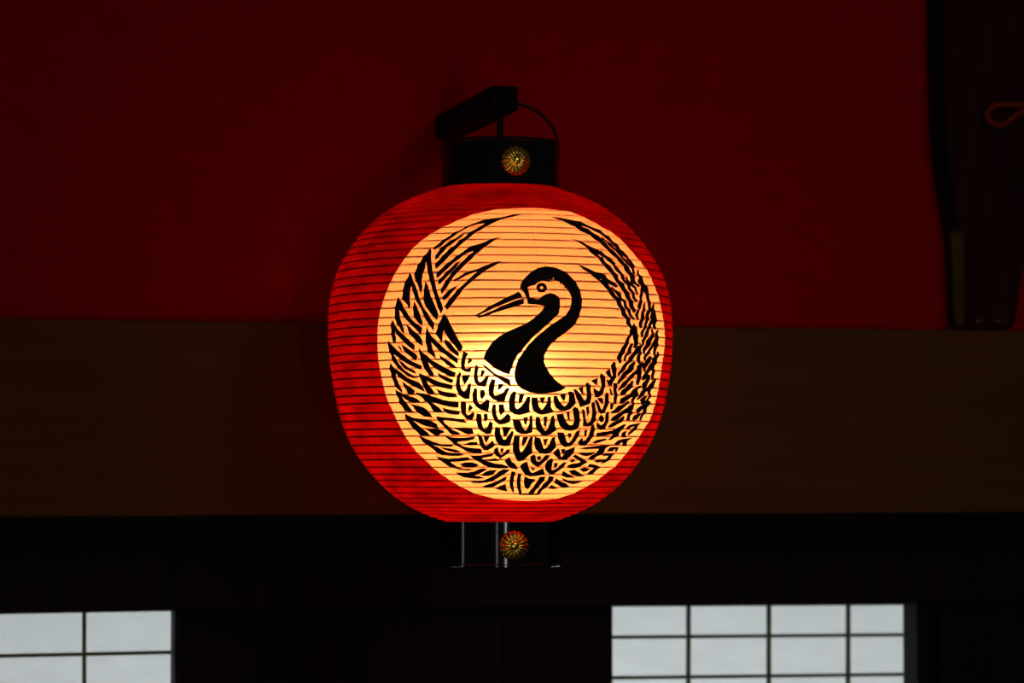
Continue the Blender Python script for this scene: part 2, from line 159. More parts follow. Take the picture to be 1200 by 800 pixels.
1836,29802 2022,29391 2217,29137 2411,28679 2562,28195 2703,27815 2794,27411 2879,26918 3072,26290 3192,25726 3294,25258 3375,24728 3414,24236 3501,23895 3541,23500 3517,23037 3544,22831 3617,22749 3810,23088 3813,23772 3722,24214 3681,24611 3627,25096 3511,25624 3410,26105 3292,26711 3101,27341 3026,27819 2938,28273 2822,28744 2650,29217 2445,29707 2249,30003 2046,30347
2855,28554 3010,28085 3078,27623 3212,27152 3373,26593 3450,26013 3587,25436 3697,24960 3858,24532 3951,24699 3828,25180 3716,25651 3596,26236 3530,26845 3372,27444 3252,27930 3139,28328 2959,28766
1346,24938 1552,24780 1765,24480 2008,24082 2275,23903 2407,23617 2457,23302 2651,22958 2868,22401 2765,22182 2563,22459 2326,22803 2153,23241 2132,23201 2281,22785 2328,22392 2143,22672 1964,23189 1794,23705 1596,24219
1403,28330 1658,28175 1880,27891 2147,27374 2400,26993 2538,26710 2605,26198 2410,26353 2332,26366 2450,25815 2360,25608 2182,26109 2023,26641 1900,27395 1702,27805
2359,26500 2546,25960 2718,25512 2880,24957 3054,25343 2885,25915 2702,26350 2543,26940
2295,25809 2384,25106 2495,24563 2668,24938 2560,25439 2489,26133
2427,24907 2592,24234 2742,23426 2787,22891 2933,22335 3008,21850 3115,21328 3177,20829 3251,20315 3303,19675 3465,19072 3603,19270 3515,19911 3481,20558 3385,21092 3332,21652 3207,22169 3146,22744 2966,23215 2942,23749 2784,24634 2601,25303
2820,25051 2965,24482 3065,23982 3070,23428 3133,22977 3301,22481 3299,22044 3449,21545 3461,21023 3594,20430 3742,20652 3627,21201 3611,21753 3475,22290 3449,22716 3275,23236 3249,23644 3194,24171 3083,24720 2928,25283
2835,24757 2949,24272 3092,23752 3198,23985 3047,24487 2907,24917
3265,23544 3313,23036 3462,22554 3644,22228 3627,21840 3706,21368 3799,21462 3776,21950 3780,22440 3563,22797 3440,23243 3385,23699
3328,25116 3378,24489 3487,24093 3607,23646 3513,23051 3694,22733 3898,22406 3981,22588 3830,23023 3788,23321 3816,23852 3703,24441 3654,24893 3582,25454
3690,25235 3782,24681 3751,24029 3923,24156 3932,24841 3852,25456
4104,24711 3980,24085 4039,23568 4270,23891 4153,24221 4221,24735
4147,23923 3913,23246 3926,22885 4040,22539 3933,21842 3847,21270 3876,20959 3766,20524 3693,19950 3743,19428 3910,19855 3959,20423 4009,20972 4070,21522 4139,21984 4147,21943 4221,21537 4262,21010 4288,20476 4316,19949 4268,19455 4571,19436 4524,19999 4525,20543 4478,21189 4462,21724 4513,22519 4340,22818 4301,23339 4299,23742
3650,19513 3531,18859 3607,18235 3723,18308 3719,18866 3782,19440
4057,20463 3965,19715 3871,19249 3873,18395 4070,18457 4055,19236 4138,19669 4163,20465
4212,19595 4116,18981 4096,18338 4349,18379 4355,18943 4480,19463
4641,20517 4518,19782 4457,19228 4378,18525 4808,18533 4835,19296 4747,19825 4766,20523
2090,22748 2213,22413 2326,21939 2444,21316 2548,20893 2687,20449 2724,20001 2862,19338 2901,18722 3082,18187 3104,17621 3253,17112 3377,17305 3304,17832 3259,18439 3099,19034 3044,19584 2908,20272 2861,20779 2693,21252 2611,21659 2494,22291 2375,22862 2223,23209
2514,22150 2652,21595 2776,21161 2857,20673 2998,20388 3030,19760 3182,19188 3239,18707 3465,18182 3535,18341 3362,18915 3316,19390 3170,19955 3120,20603 2970,20911 2940,21487 2750,21872 2577,22317
2563,12916 2450,12348 2519,11753 2573,11223 2448,10619 2639,10329 2744,11121 2720,11849 2683,12332 2665,12830
2969,18545 3113,18148 3113,17814 3243,17192 3374,17367 3289,17959 3301,18441 3070,18870
3234,18649 3424,18198 3491,18370 3309,18845
3587,18880 3587,18218 3705,18236 3727,18902
3875,19088 3801,18363 3708,17805 3724,17243 3857,17240 3917,17742 3989,18298 4043,19060
4165,19139 4083,18191 4016,17666 3932,17196 3784,16628 3800,16113 3925,16107 3974,16521 4073,17073 4185,17571 4263,18148 4365,19111
4468,19207 4418,18484 4301,17875 4167,17299 4068,16688 3977,16205 3869,15616 3902,15116 3991,15111 4049,15531 4151,16057 4284,16551 4354,17181 4501,17722 4699,18380 4819,19176
4583,19092 4617,18254 4540,17698 4610,17144 4774,17211 4771,17710 4871,18272 4872,19185
4391,17198 4497,16678 4357,16304 4143,15762 4072,15200 3936,14584 3925,14063 4070,14029 4111,14429 4335,14937 4456,15497 4581,16096 4685,16702 4516,17320
4878,17262 4696,16667 4686,16089 4539,15518 4387,15005 4269,14515 4087,13955 4000,13535 4139,13380 4246,13759 4436,14325 4575,14810 4778,15292 5018,16005 4956,16653 5005,17215
4703,16097 4693,15315 4626,14782 4589,14184 4696,13713 4803,13757 4785,14189 4874,14698 4988,15279 5000,16120
3448,17773 3249,16940 3231,16502 3129,16021 3031,15359 2894,14646 2772,14049 2677,13394 2804,12685 2907,12759 2899,13340 2974,13781 3076,14410 3194,15193 3261,15883 3360,16342 3505,16742 3514,17736
3383,17541 3358,16932 3397,16126 3466,15509 3467,15045 3423,14754 3482,14639 3623,14910 3701,15538 3680,16258 3635,17072 3527,17628
3287,15252 3176,14608 3171,14178 3040,13820 2982,13041 3083,12971 3153,13651 3312,13988 3344,14505 3417,15132
3865,15214 3611,14907 3493,14413 3373,13918 3218,13358 3197,12810 3279,12718 3408,13081 3549,13635 3681,14098 3835,14458 3955,15011
3628,14581 3725,14156 3641,13792 3642,13172 3745,12707 3873,12794 3845,13230 3843,13697 3908,14145 3858,14764
4307,14520 4038,13949 4029,13203 4144,13164 4229,13757 4446,14282
4389,13873 4193,13361 4043,12783 4004,12247 4119,11694 4212,11732 4201,12202 4319,12504 4463,13055 4609,13624
4892,14430 4840,14033 4573,13521 4544,13152 4389,12616 4273,12096 4167,11567 4017,11100 4036,10751 4112,10662 4260,10804 4393,11338 4497,11902 4612,12340 4949,12807 4958,13282 5087,13910 5046,14431
4554,12948 4541,12214 4657,11698 4605,11251 4657,10761 4802,10755 4829,11189 4904,11709 4793,12244 4875,12866
3195,13151 3007,12539 2874,11927 2788,11460 2788,11119 2851,11068 2898,11291 3030,11654 3158,12273 3317,12919
3488,13035 3276,12474 3223,12112 3033,11598 2900,11014 2815,10473 2834,10122 2887,10078 2950,10284 3075,10711 3202,11215 3442,11671 3522,12138 3619,12836
3959,13035 3695,12474 3681,11996 3532,11682 3319,11124 3214,10702 3063,10334 2927,9788 2888,9363 2947,9266 3055,9532 3232,9957 3359,10414 3479,10808 3656,11347 3952,11605 3948,12224 4098,12794
3732,11891 3754,11175 3726,10639 3778,10089 3915,10058 3971,10555 4006,11107 4017,11857
3489,10652 3406,10222 3299,9820 3117,9424 3002,8947 3088,8722 3276,9002 3481,9444 3595,10002 3613,10553
4419,11508 4265,10768 4105,10251 4105,9672 4281,9536 4435,9946 4547,10555 4584,11419
4907,11046 4741,10606 4606,10209 4404,9741 4222,9348 4338,9105 4572,9418 4922,9813 5032,10409 5052,10962
4593,10057 4522,9253 4739,9146 4834,9943
4006,10054 3766,9793 3596,9447 3823,9095 3875,9545 4077,9835
2626,10246 2668,9301 2728,8779 2748,8154 2750,7673 2884,7601 2910,8098 2905,8805 2836,9338 2821,10240
2494,9504 2576,8754 2678,8822 2579,9561
2617,7741 2670,6980 2786,6953 2801,7698
3370,10246 3221,9742 3071,9393 3003,8920 3060,8752 3278,8889 3406,9381 3553,9921
4043,10078 3793,9848 3649,9533 3504,8963 3252,8621 3067,8309 3043,7793 3117,7667 3254,7841 3417,8099 3663,8590 3922,9131 3903,9633 4100,9876
3638,9012 3790,8875 3666,8572 3610,7983 3713,7689 3563,7486 3489,7192 3284,6896 2943,6224 2784,5764 2849,5524 3146,5656 3428,6484 3698,6608 3870,7023 3863,7643 3798,7969 3847,8337 4005,8816 3916,9467
3477,8123 3256,7656 3004,7427 2904,7008 2714,6664 2769,6419 3031,6595 3198,6867 3381,7338 3552,7969
4263,9840 4116,9310 4011,8813 3923,8330 4019,8179 4220,8533 4372,9007 4524,9548
4569,9839 4570,9116 4666,8758 4579,8398 4446,7962 4577,7810 4741,8231 4882,8694 4809,9139 4755,9821
4370,8826 4123,8268 4261,7653 4452,7666 4488,8042 4557,8621
4747,8254 4522,7879 4256,7508 4074,7130 4031,6742 4145,6564 4313,6731 4477,7060 4819,7408 4957,8028
4467,7519 4504,6974 4414,6498 4390,5731 4554,5635 4632,6330 4794,6815 4757,7476
3705,6932 3577,6402 3608,5683 3789,5607 3798,6210 3904,6664
4309,6634 3989,6318 3921,5809 4029,5614 4291,5801 4412,6469
3379,6228 3197,5750 2894,5312 2746,4840 2811,4641 3051,4835 3357,5362 3512,5983"""


# ------------------------------------------------------------------ camera frame
FPX = 3400.0
PSI = math.radians(13.8)
TH = math.atan(145 / FPX)
EYE = 1.75
FW = Vector((math.sin(PSI) * math.cos(TH), math.cos(PSI) * math.cos(TH), math.sin(TH)))
RT = Vector((math.cos(PSI), -math.sin(PSI), 0))
UP = RT.cross(FW)
AX = Vector((0.888224, 3.681625, 0))       # the lantern's vertical axis
YW = AX.y + 0.318                           # the face of the red wall

def at(px, py, Y):
    """point of the plane y = Y that the photograph shows at (px, py)"""
    r = FW + RT * ((px - 600) / FPX) - UP * ((py - 400) / FPX)
    return Vector((0, 0, EYE)) + r * (Y / r.y)

# ------------------------------------------------------------------ materials
def mat(name):
    m = bpy.data.materials.new(name)
    m.use_nodes = True
    nt = m.node_tree
    return m, nt, nt.nodes['Principled BSDF']

def noise(nt, scale, detail=4, rough=.55, stretch=(1, 1, 1)):
    tc = nt.nodes.new('ShaderNodeTexCoord')
    mp = nt.nodes.new('ShaderNodeMapping')
    mp.inputs['Scale'].default_value = stretch
    n = nt.nodes.new('ShaderNodeTexNoise')
    n.inputs['Scale'].default_value = scale
    n.inputs['Detail'].default_value = detail
    n.inputs['Roughness'].default_value = rough
    nt.links.new(tc.outputs['Object'], mp.inputs['Vector'])
    nt.links.new(mp.outputs['Vector'], n.inputs['Vector'])
    return n

def ramp(nt, src, stops):
    r = nt.nodes.new('ShaderNodeValToRGB')
    e = r.color_ramp.elements
    e[0].position, e[0].color = stops[0][0], (*stops[0][1], 1)
    e[1].position, e[1].color = stops[-1][0], (*stops[-1][1], 1)
    for p, c in stops[1:-1]:
        k = e.new(p); k.color = (*c, 1)
    nt.links.new(src, r.inputs['Fac'])
    return r

def bump(nt, src, p, strength, dist):
    b = nt.nodes.new('ShaderNodeBump')
    b.inputs['Strength'].default_value = strength
    b.inputs['Distance'].default_value = dist
    nt.links.new(src, b.inputs['Height'])
    nt.links.new(b.outputs['Normal'], p.inputs['Normal'])

def surface(name, stops, scale, stretch=(1, 1, 1), rough=.6, metal=0, bmp=.1, bd=.002, spec=.5):
    m, nt, p = mat(name)
    n = noise(nt, scale, stretch=stretch)
    r = ramp(nt, n.outputs['Fac'], stops)
    nt.links.new(r.outputs['Color'], p.inputs['Base Color'])
    p.inputs['Roughness'].default_value = rough
    p.inputs['Metallic'].default_value = metal
    p.inputs['Specular IOR Level'].default_value = spec
    if bmp: bump(nt, n.outputs['Fac'], p, bmp, bd)
    return m

M_WALL = surface('red_plaster', [(.3, (.33, .0012, .0022)), (.7, (.38, .0014, .0024))], 30, rough=.9, bmp=.08, spec=.0)
M_BEAM = surface('brown_timber', [(.25, (.092, .032, .0045)), (.5, (.108, .038, .0055)), (.75, (.124, .044, .0065))], 9, (.35, 3, 4), rough=.75, bmp=.15, spec=.1)
M_DARK = surface('dark_timber', [(.3, (.010, .006, .004)), (.7, (.020, .011, .008))], 8, (3, 3, .4), rough=.7, bmp=.1, spec=.1)  # dark wood, with the shade of the recess put into the colour
M_STILE = surface('dark_grey_timber', [(.3, (.012, .012, .014)), (.7, (.016, .016, .018))], 8, (3, 3, .4), rough=.7, bmp=.1, spec=.1)
M_LAC = surface('black_lacquer', [(.3, (.003, .003, .003)), (.7, (.005, .005, .005))], 20, rough=.10, bmp=0, spec=.5)
M_ARM = surface('black_stained_wood', [(.3, (.006, .003, .003)), (.7, (.010, .004, .004))], 20, (1, .2, 1), rough=.6, bmp=.1, spec=.05)
M_WIRE = surface('black_iron_wire', [(.3, (.006, .004, .004)), (.7, (.010, .006, .006))], 60, rough=.55, bmp=0, spec=.15)
M_GOLD = surface('gilt_metal', [(.3, (.86, .54, .06)), (.7, (.95, .62, .09))], 60, rough=.20, metal=1, bmp=.35, bd=.0008)
M_INK = surface('black_ink', [(.3, (.010, .007, .005)), (.7, (.016, .010, .007))], 80, rough=.7, bmp=0, spec=.15)
M_BAMB = surface('bamboo', [(.3, (.30, .19, .08)), (.7, (.40, .26, .12))], 40, rough=.6, bmp=0)
M_BOARD = surface('black_board', [(.3, (.026, .005, .005)), (.7, (.040, .008, .008))], 12, (4, 1, .5), rough=.6, bmp=.05, spec=.03)
M_EDGE = surface('black_edge', [(.3, (.002, .002, .002)), (.7, (.004, .004, .004))], 12, rough=.7, bmp=0, spec=.05)
M_BATT = surface('brown_batten', [(.3, (.060, .034, .006)), (.7, (.08, .046, .009))], 14, (3, 1, .5), rough=.7, bmp=.1, spec=.1)
M_GLINT = surface('glint_metal', [(.3, (.25, .22, .22)), (.7, (.35, .32, .32))], 60, rough=.35, metal=1, bmp=0)
M_CORD = surface('red_cord', [(.3, (.18, .014, .008)), (.7, (.25, .025, .012))], 90, rough=.8, bmp=.2, spec=.1)
M_MUNT = surface('lattice_wood', [(.3, (.16, .17, .08)), (.7, (.2, .21, .1))], 20, rough=.7, bmp=0, spec=.1)
M_FLOOR = surface('floor_boards', [(.3, (.05, .03, .02)), (.7, (.09, .055, .035))], 6, (.4, 4, 1), rough=.5, bmp=.1)

def paper(name, tint, refl, brush, forward, seams=True, glow=None):
    """thin washi: mostly diffuse transmission with a forward lobe, a little reflection"""
    m = bpy.data.materials.new(name)
    m.use_nodes = True
    nt = m.node_tree
    nt.nodes.remove(nt.nodes['Principled BSDF'])
    out = nt.nodes['Material Output']
    n = noise(nt, 20, 5, .6, (1, 1, 2.5))
    lo = tuple(c * (1 - brush) for c in tint)
    r = ramp(nt, n.outputs['Fac'], [(.30, lo), (.66, tint)])
    col = r.outputs['Color']
    if seams:      # the overlaps of the paper gores, every 22.5 degrees round the shade
        tc = nt.nodes.new('ShaderNodeTexCoord')
        sp = nt.nodes.new('ShaderNodeSeparateXYZ')
        nt.links.new(tc.outputs['Object'], sp.inputs[0])
        a = nt.nodes.new('ShaderNodeMath'); a.operation = 'ARCTAN2'
        nt.links.new(sp.outputs['Y'], a.inputs[0]); nt.links.new(sp.outputs['X'], a.inputs[1])
        b = nt.nodes.new('ShaderNodeMath'); b.operation = 'MULTIPLY_ADD'
        b.inputs[1].default_value = 12 / (2 * math.pi); b.inputs[2].default_value = 6.03
        nt.links.new(a.outputs[0], b.inputs[0])
        f = nt.nodes.new('ShaderNodeMath'); f.operation = 'PINGPONG'; f.inputs[1].default_value = .5
        nt.links.new(b.outputs[0], f.inputs[0])
        g = nt.nodes.new('ShaderNodeMapRange')
        g.inputs['From Min'].default_value = .003; g.inputs['From Max'].default_value = .010
        g.inputs['To Min'].default_value = .74; g.inputs['To Max'].default_value = 1
        nt.links.new(f.outputs[0], g.inputs['Value'])
        mx = nt.nodes.new('ShaderNodeMix'); mx.data_type = 'RGBA'; mx.blend_type = 'MULTIPLY'
        mx.inputs['Factor'].default_value = 1
        nt.links.new(col, mx.inputs['A']); nt.links.new(g.outputs['Result'], mx.inputs['B'])
        col = mx.outputs['Result']
    tr = nt.nodes.new('ShaderNodeBsdfTranslucent')
    nt.links.new(col, tr.inputs['Color'])
    df = nt.nodes.new('ShaderNodeBsdfDiffuse'); df.inputs['Color'].default_value = (*refl, 1)
    rf = nt.nodes.new('ShaderNodeBsdfRefraction')
    rf.inputs['Roughness'].default_value = .9; rf.inputs['IOR'].default_value = 1.3
    if glow: rf.inputs['Color'].default_value = (*glow, 1)
    else: nt.links.new(col, rf.inputs['Color'])
    m1 = nt.nodes.new('ShaderNodeMixShader'); m1.inputs[0].default_value = forward
    nt.links.new(tr.outputs[0], m1.inputs[1]); nt.links.new(rf.outputs[0], m1.inputs[2])
    m2 = nt.nodes.new('ShaderNodeMixShader'); m2.inputs[0].default_value = .22
    nt.links.new(m1.outputs[0], m2.inputs[1]); nt.links.new(df.outputs[0], m2.inputs[2])
    nt.links.new(m2.outputs[0], out.inputs['Surface'])
    return m

M_RED = paper('red_washi_paper', (.160, .0010, .0024), (.30, .003, .004), .62, .14)
M_CREAM = paper('cream_washi_paper', (.80, .62, .42), (.75, .62, .45), .06, .17, True, (.80, .74, .68))
M_SHOJI = paper('white_shoji_paper', (.80, .83, .84), (.6, .62, .62), .06, .0, False)

# ------------------------------------------------------------------ mesh helpers
def link(name, bm, m, parent=None, smooth=False, bevel=0, angle=40):
    me = bpy.data.meshes.new(name)
    bm.normal_update()
    bm.to_mesh(me); bm.free()
    for k in (m if isinstance(m, (list, tuple)) else [m]): me.materials.append(k)
    if smooth:
        for p in me.polygons: p.use_smooth = True
    o = bpy.data.objects.new(name, me)
    C.objects.link(o)
    if parent: o.parent = parent
    if bevel:
        b = o.modifiers.new('bevel', 'BEVEL'); b.width = bevel; b.segments = 2; b.limit_method = 'ANGLE'
    if smooth and angle < 180:
        e = o.modifiers.new('edges', 'EDGE_SPLIT'); e.split_angle = math.radians(angle)
    return o

def empty(name, loc, parent=None):
    o = bpy.data.objects.new(name, None); C.objects.link(o)
    o.location = loc; o.empty_display_size = .05
    if parent: o.parent = parent
    return o

def tag(o, label=None, cat=None, kind=None):
    if label: o['label'] = label
    if cat: o['category'] = cat
    if kind: o['kind'] = kind
    return o

def add_box(bm, x0, x1, y0, y1, z0, z1):
    r = bmesh.ops.create_cube(bm, size=1)
    bmesh.ops.scale(bm, vec=(x1 - x0, y1 - y0, z1 - z0), verts=r['verts'])
    bmesh.ops.translate(bm, vec=((x0 + x1) / 2, (y0 + y1) / 2, (z0 + z1) / 2), verts=r['verts'])

def box(name, m, dims, parent=None, bevel=.003, kind=None):
    bm = bmesh.new(); add_box(bm, *dims)
    o = link(name, bm, m, parent, bevel=bevel)
    if kind: o['kind'] = kind
    return o

def add_lathe(bm, prof, seg=96):
    rings = []
    for r, z in prof:
        if r < 1e-6: rings.append([bm.verts.new((0, 0, z))]); continue
        rings.append([bm.verts.new((r * math.cos(2 * math.pi * i / seg), r * math.sin(2 * math.pi * i / seg), z)) for i in range(seg)])
    for a, b in zip(rings, rings[1:]):
        for i in range(seg):
            j = (i + 1) % seg
            if len(a) == 1: bm.faces.new((a[0], b[i], b[j]))
            elif len(b) == 1: bm.faces.new((a[i], b[0], a[j]))
            else: bm.faces.new((a[i], b[i], b[j], a[j]))
    bmesh.ops.recalc_face_normals(bm, faces=bm.faces)

def add_tube(bm, pts, r, seg=10, closed=False):
    pts = [Vector(p) for p in pts]; n = len(pts); rings = []
    nrm = None
    for i, p in enumerate(pts):
        a = pts[i - 1] if (i or closed) else p
        b = pts[(i + 1) % n] if (i < n - 1 or closed) else p
        t = (b - a).normalized()
        if nrm is None: nrm = t.orthogonal().normalized()
        nrm = (nrm - t * nrm.dot(t)).normalized()
        bi = t.cross(nrm)
        rings.append([bm.verts.new(p + (nrm * math.cos(2 * math.pi * k / seg) + bi * math.sin(2 * math.pi * k / seg)) * r) for k in range(seg)])
    for i in range(n if closed else n - 1):
        a, b = rings[i], rings[(i + 1) % n]
        for k in range(seg):
            bm.faces.new((a[k], a[(k + 1) % seg], b[(k + 1) % seg], b[k]))
    if not closed:
        bm.faces.new(rings[0][::-1]); bm.faces.new(rings[-1])

def spline(pts, n=10):
    """Catmull-Rom through the points"""
    P = [Vector(p) for p in pts]; P = [P[0] * 2 - P[1]] + P + [P[-1] * 2 - P[-2]]
    out = []
    for i in range(1, len(P) - 2):
        a, b, c, d = P[i - 1:i + 3]
        for k in range(n):
            t = k / n
            out.append(.5 * (2 * b + (c - a) * t + (2 * a - 5 * b + 4 * c - d) * t * t + (3 * b - a - 3 * c + d) * t ** 3))
    out.append(P[-2])
    return out

# ================================================================== THE SETTING
wall = box('wall_back', M_WALL, (-2.5, 5.5, YW, YW + .10, 1.90, 3.6), bevel=0, kind='structure')
# the long timber beam under the plaster: its top carries a narrow ledge
BZ0, BZ1 = 1.681, 1.948
box('trim_1', M_BEAM, (-2.5, 5.5, YW - .030, YW + .12, BZ0, BZ1), bevel=.003, kind='structure')
# the dark head rail set back under the beam
YK = YW + .13
zk = at(900, 707.0, YK).z
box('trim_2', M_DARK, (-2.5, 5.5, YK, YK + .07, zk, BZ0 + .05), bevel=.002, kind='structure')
YS = YW + .22                                # plane of the sliding paper windows
YP = YW + .17                                # face of the dark panels between them
xl = at(205, 740, YP).x; xr0 = at(718, 750, YP).x; xr1 = at(1072, 750, YP).x
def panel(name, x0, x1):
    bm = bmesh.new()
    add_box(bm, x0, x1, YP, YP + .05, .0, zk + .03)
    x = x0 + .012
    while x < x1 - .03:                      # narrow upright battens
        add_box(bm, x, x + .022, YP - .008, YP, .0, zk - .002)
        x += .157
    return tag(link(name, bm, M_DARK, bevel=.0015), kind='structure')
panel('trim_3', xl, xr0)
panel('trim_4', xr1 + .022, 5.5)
box('trim_5', M_STILE, (xr1, xr1 + .020, YP - .010, YP + .05, .0, zk - .001), bevel=.002, kind='structure')  # narrow upright, slightly greyer than the panels
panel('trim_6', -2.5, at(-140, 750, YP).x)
box('floor', M_FLOOR, (-2.5, 5.5, -1.5, YW + 2.2, -.06, 0), bevel=0, kind='structure')

def shoji(name, x0, x1, bars, z_first, pitch_z, z_rail):
    root = tag(empty(name, ((x0 + x1) / 2, YS, .45)), kind='structure')
    off = Vector(root.location)
    def mk(nm, boxes, m, bev):
        bm = bmesh.new()
        for b in boxes: add_box(bm, b[0] - off.x, b[1] - off.x, b[2] - off.y, b[3] - off.y, b[4] - off.z, b[5] - off.z)
        return link(nm, bm, m, root, bevel=bev)
    ztop = zk + .03
    mk('paper_pane', [(x0 - .01, x1 + .01, YS + .009, YS + .0098, .47, ztop)], M_SHOJI, 0)
    fr = [(x0 - .03, x1 + .03, YS - .004, YS + .016, .45, .47), (x0 - .03, x0 - .01, YS - .004, YS + .016, .45, ztop), (x1 + .01, x1 + .03, YS - .004, YS + .016, .45, ztop)]
    mk('frame', fr, M_MUNT, .001)
    mk('top_rail', [(x0 - .03, x1 + .03, YS - .006, YS + .012, z_rail, ztop - .001)], M_DARK, .001)
    lat = [(x - .0028, x + .0028, YS, YS + .0085, .47, ztop) for x in bars]
    z = z_first
    while z > .5:
        lat.append((x0 - .01, x1 + .01, YS + .001, YS + .0085, z - .0026, z + .0026)); z -= pitch_z
    mk('lattice', lat, M_MUNT, .0006)
    return root
def out_of_level(o, a):
    o.rotation_euler.y = a; o.location.x -= 1.05 * a
b0 = [at(p, 745, YS).x for p in (807.7, 902, 995)]
out_of_level(shoji('window_1', at(716, 750, YS).x, at(1074, 750, YS).x, b0, at(900, 745.0, YS).z, at(900, 745, YS).z - at(900, 792, YS).z, at(900, 709.6, YS - .006).z), .006)
bl = at(99, 745, YS).x
out_of_level(shoji('window_2', at(-130, 745, YS).x, at(207, 745, YS).x, [bl, bl - .1295, bl - .259], at(99, 766.8, YS).z, .0605, at(100, 718.0, YS - .006).z), -.006)

# ================================================================== THE LANTERN
lantern = tag(empty('paper_lantern', (AX.x, AX.y, 1.6188)), 'large round red paper lantern with glowing cream disc and black crane emblem', 'lantern')
LZ = lantern.location.z
prof = [tuple(int(v) * 1e-5 for v in t.split(',')) for t in PROFILE.split()]
zs = [p[0] + EYE - LZ for p in prof]; rs = [p[1] for p in prof]; cs = [p[2] for p in prof]
sl = [0.0]
for i in range(1, len(prof)):
    sl.append(sl[-1] + math.hypot(zs[i] - zs[i - 1], rs[i] - rs[i - 1]))
def interp(x, X, Y):
    if x <= X[0]: return Y[0]
    for i in range(1, len(X)):
        if x <= X[i]:
            t = (x - X[i - 1]) / (X[i] - X[i - 1]); return Y[i - 1] + t * (Y[i] - Y[i - 1])
    return Y[-1]
zr = zs[::-1]; sr = sl[::-1]; rr = rs[::-1]; cr = cs[::-1]
SAG = .0011
def shade_point(az, z, lift=0.0):
    """a point of the papered surface: the paper sinks a little between the bamboo hoops"""
    s = interp(z, zr, sr); r = interp(z, zr, rr); c = interp(z, zr, cr)
    e = .002
    dr = interp(s + e, sl, rs) - interp(s - e, sl, rs); dz = interp(s + e, sl, zs) - interp(s - e, sl, zs)
    L = math.hypot(dr, dz) or 1
    nr, nz = -dz / L, dr / L                 # outward normal in the r-z plane
    t = 0.0
    for i in range(1, len(RIBS)):
        if s <= RIBS[i]:
            t = (s - RIBS[i - 1]) / (RIBS[i] - RIBS[i - 1]); break
    h = lift - SAG * (1 - (2 * t - 1) ** 2)
    R = r + nr * h; a = math.radians(az)
    return Vector((c + R * math.sin(a), -R * math.cos(a), z + nz * h))
ZK = 400.0                                   # unrolled sheet: x = azimuth in degrees, y = z * ZK
ring_z = []
for i in range(1, len(RIBS)):
    for k in range(4):
        s = RIBS[i - 1] + (RIBS[i] - RIBS[i - 1]) * k / 4
        if .0005 < s < sl[-1] - .0005: ring_z.append(interp(s, sl, zs))
AZ = [i * 2.5 for i in range(-72, 73)]

def bisect_grid(bm, azs):
    for a in azs:
        bmesh.ops.bisect_plane(bm, geom=bm.verts[:] + bm.edges[:] + bm.faces[:], dist=1e-5, plane_co=(a, 0, 0), plane_no=(1, 0, 0))
    for z in ring_z:
        bmesh.ops.bisect_plane(bm, geom=bm.verts[:] + bm.edges[:] + bm.faces[:], dist=1e-5, plane_co=(0, z * ZK, 0), plane_no=(0, 1, 0))

def sheet(text):
    out = []
    for t in text.split():
        a, z = t.split(',')
        out.append((int(a) * .01, (int(z) * 1e-5 + EYE - LZ) * ZK))
    return out

def inside(p, poly):
    x, y = p; c = False
    for i in range(len(poly)):
        (xa, ya), (xb, yb) = poly[i - 1], poly[i]
        if (ya > y) != (yb > y) and x < (xb - xa) * (y - ya) / (yb - ya) + xa: c = not c
    return c

def smooth_loop(poly, n=4):
    P = [Vector((x, y, 0)) for x, y in poly]; out = []; N = len(P)
    for i in range(N):
        a, b, c, d = P[i - 1], P[i], P[(i + 1) % N], P[(i + 2) % N]
        for k in range(n):
            t = k / n
            v = .5 * (2 * b + (c - a) * t + (2 * a - 5 * b + 4 * c - d) * t * t + (3 * b - a - 3 * c + d) * t ** 3)
            out.append((v.x, v.y))
    return out

def to_surface(bm, lift):
    for v in bm.verts: v.co = shade_point(v.co.x, v.co.y / ZK, lift)
    bm.normal_update()
    for f in bm.faces:
        c = f.calc_center_median()
        if f.normal.dot(Vector((c.x, c.y, (c.z - .3) * .6))) < 0: f.normal_flip()

# paper shade: one skin, red paint outside the cream disc
disc = smooth_loop(sheet(DISC), 3)
bm = bmesh.new()
zt, zb = zs[0] * ZK, zs[-1] * ZK
ol = [bm.verts.new((x, y, 0)) for x, y in ((-180, zb), (0, zb), (180, zb), (180, zt), (0, zt), (-180, zt))]
dl = [bm.verts.new((x, y, 0)) for x, y in disc]
ed = [bm.edges.new((L[i - 1], L[i])) for L in (ol, dl) for i in range(len(L))]
bmesh.ops.triangle_fill(bm, use_beauty=True, edges=ed)
have_disc = any(inside(f.calc_center_median().xy, disc) for f in bm.faces)
if not have_disc: bm.faces.new(dl)
bm.normal_update()
for f in bm.faces:
    if f.normal.z < 0: f.normal_flip()
bmesh.ops.triangulate(bm, faces=[f for f in bm.faces if len(f.verts) > 4])
bisect_grid(bm, AZ)
for f in bm.faces: f.material_index = 1 if inside(f.calc_center_median().xy, disc) else 0
to_surface(bm, 0.0)
bmesh.ops.remove_doubles(bm, verts=bm.verts[:], dist=1e-6)
shade = link('paper_shade', bm, [M_RED, M_CREAM], lantern, smooth=True, angle=180)

# the crane, brushed in black ink on the disc
bm = bmesh.new()
for ln in CREST.split('\n'):
    pts = sheet(ln)
    try:
        bm.faces.new([bm.verts.new((x, y, 0)) for x, y in pts])
    except ValueError:
        pass
bm.normal_update()
bmesh.ops.triangulate(bm, faces=bm.faces[:], ngon_method='EAR_CLIP')
xs = [v.co.x for v in bm.verts]
bisect_grid(bm, [a for a in AZ if min(xs) < a < max(xs)])
to_surface(bm, .0003)
crest = link('crane_emblem', bm, M_INK, shade)
crest['label'] = 'black crane emblem painted on the cream disc'

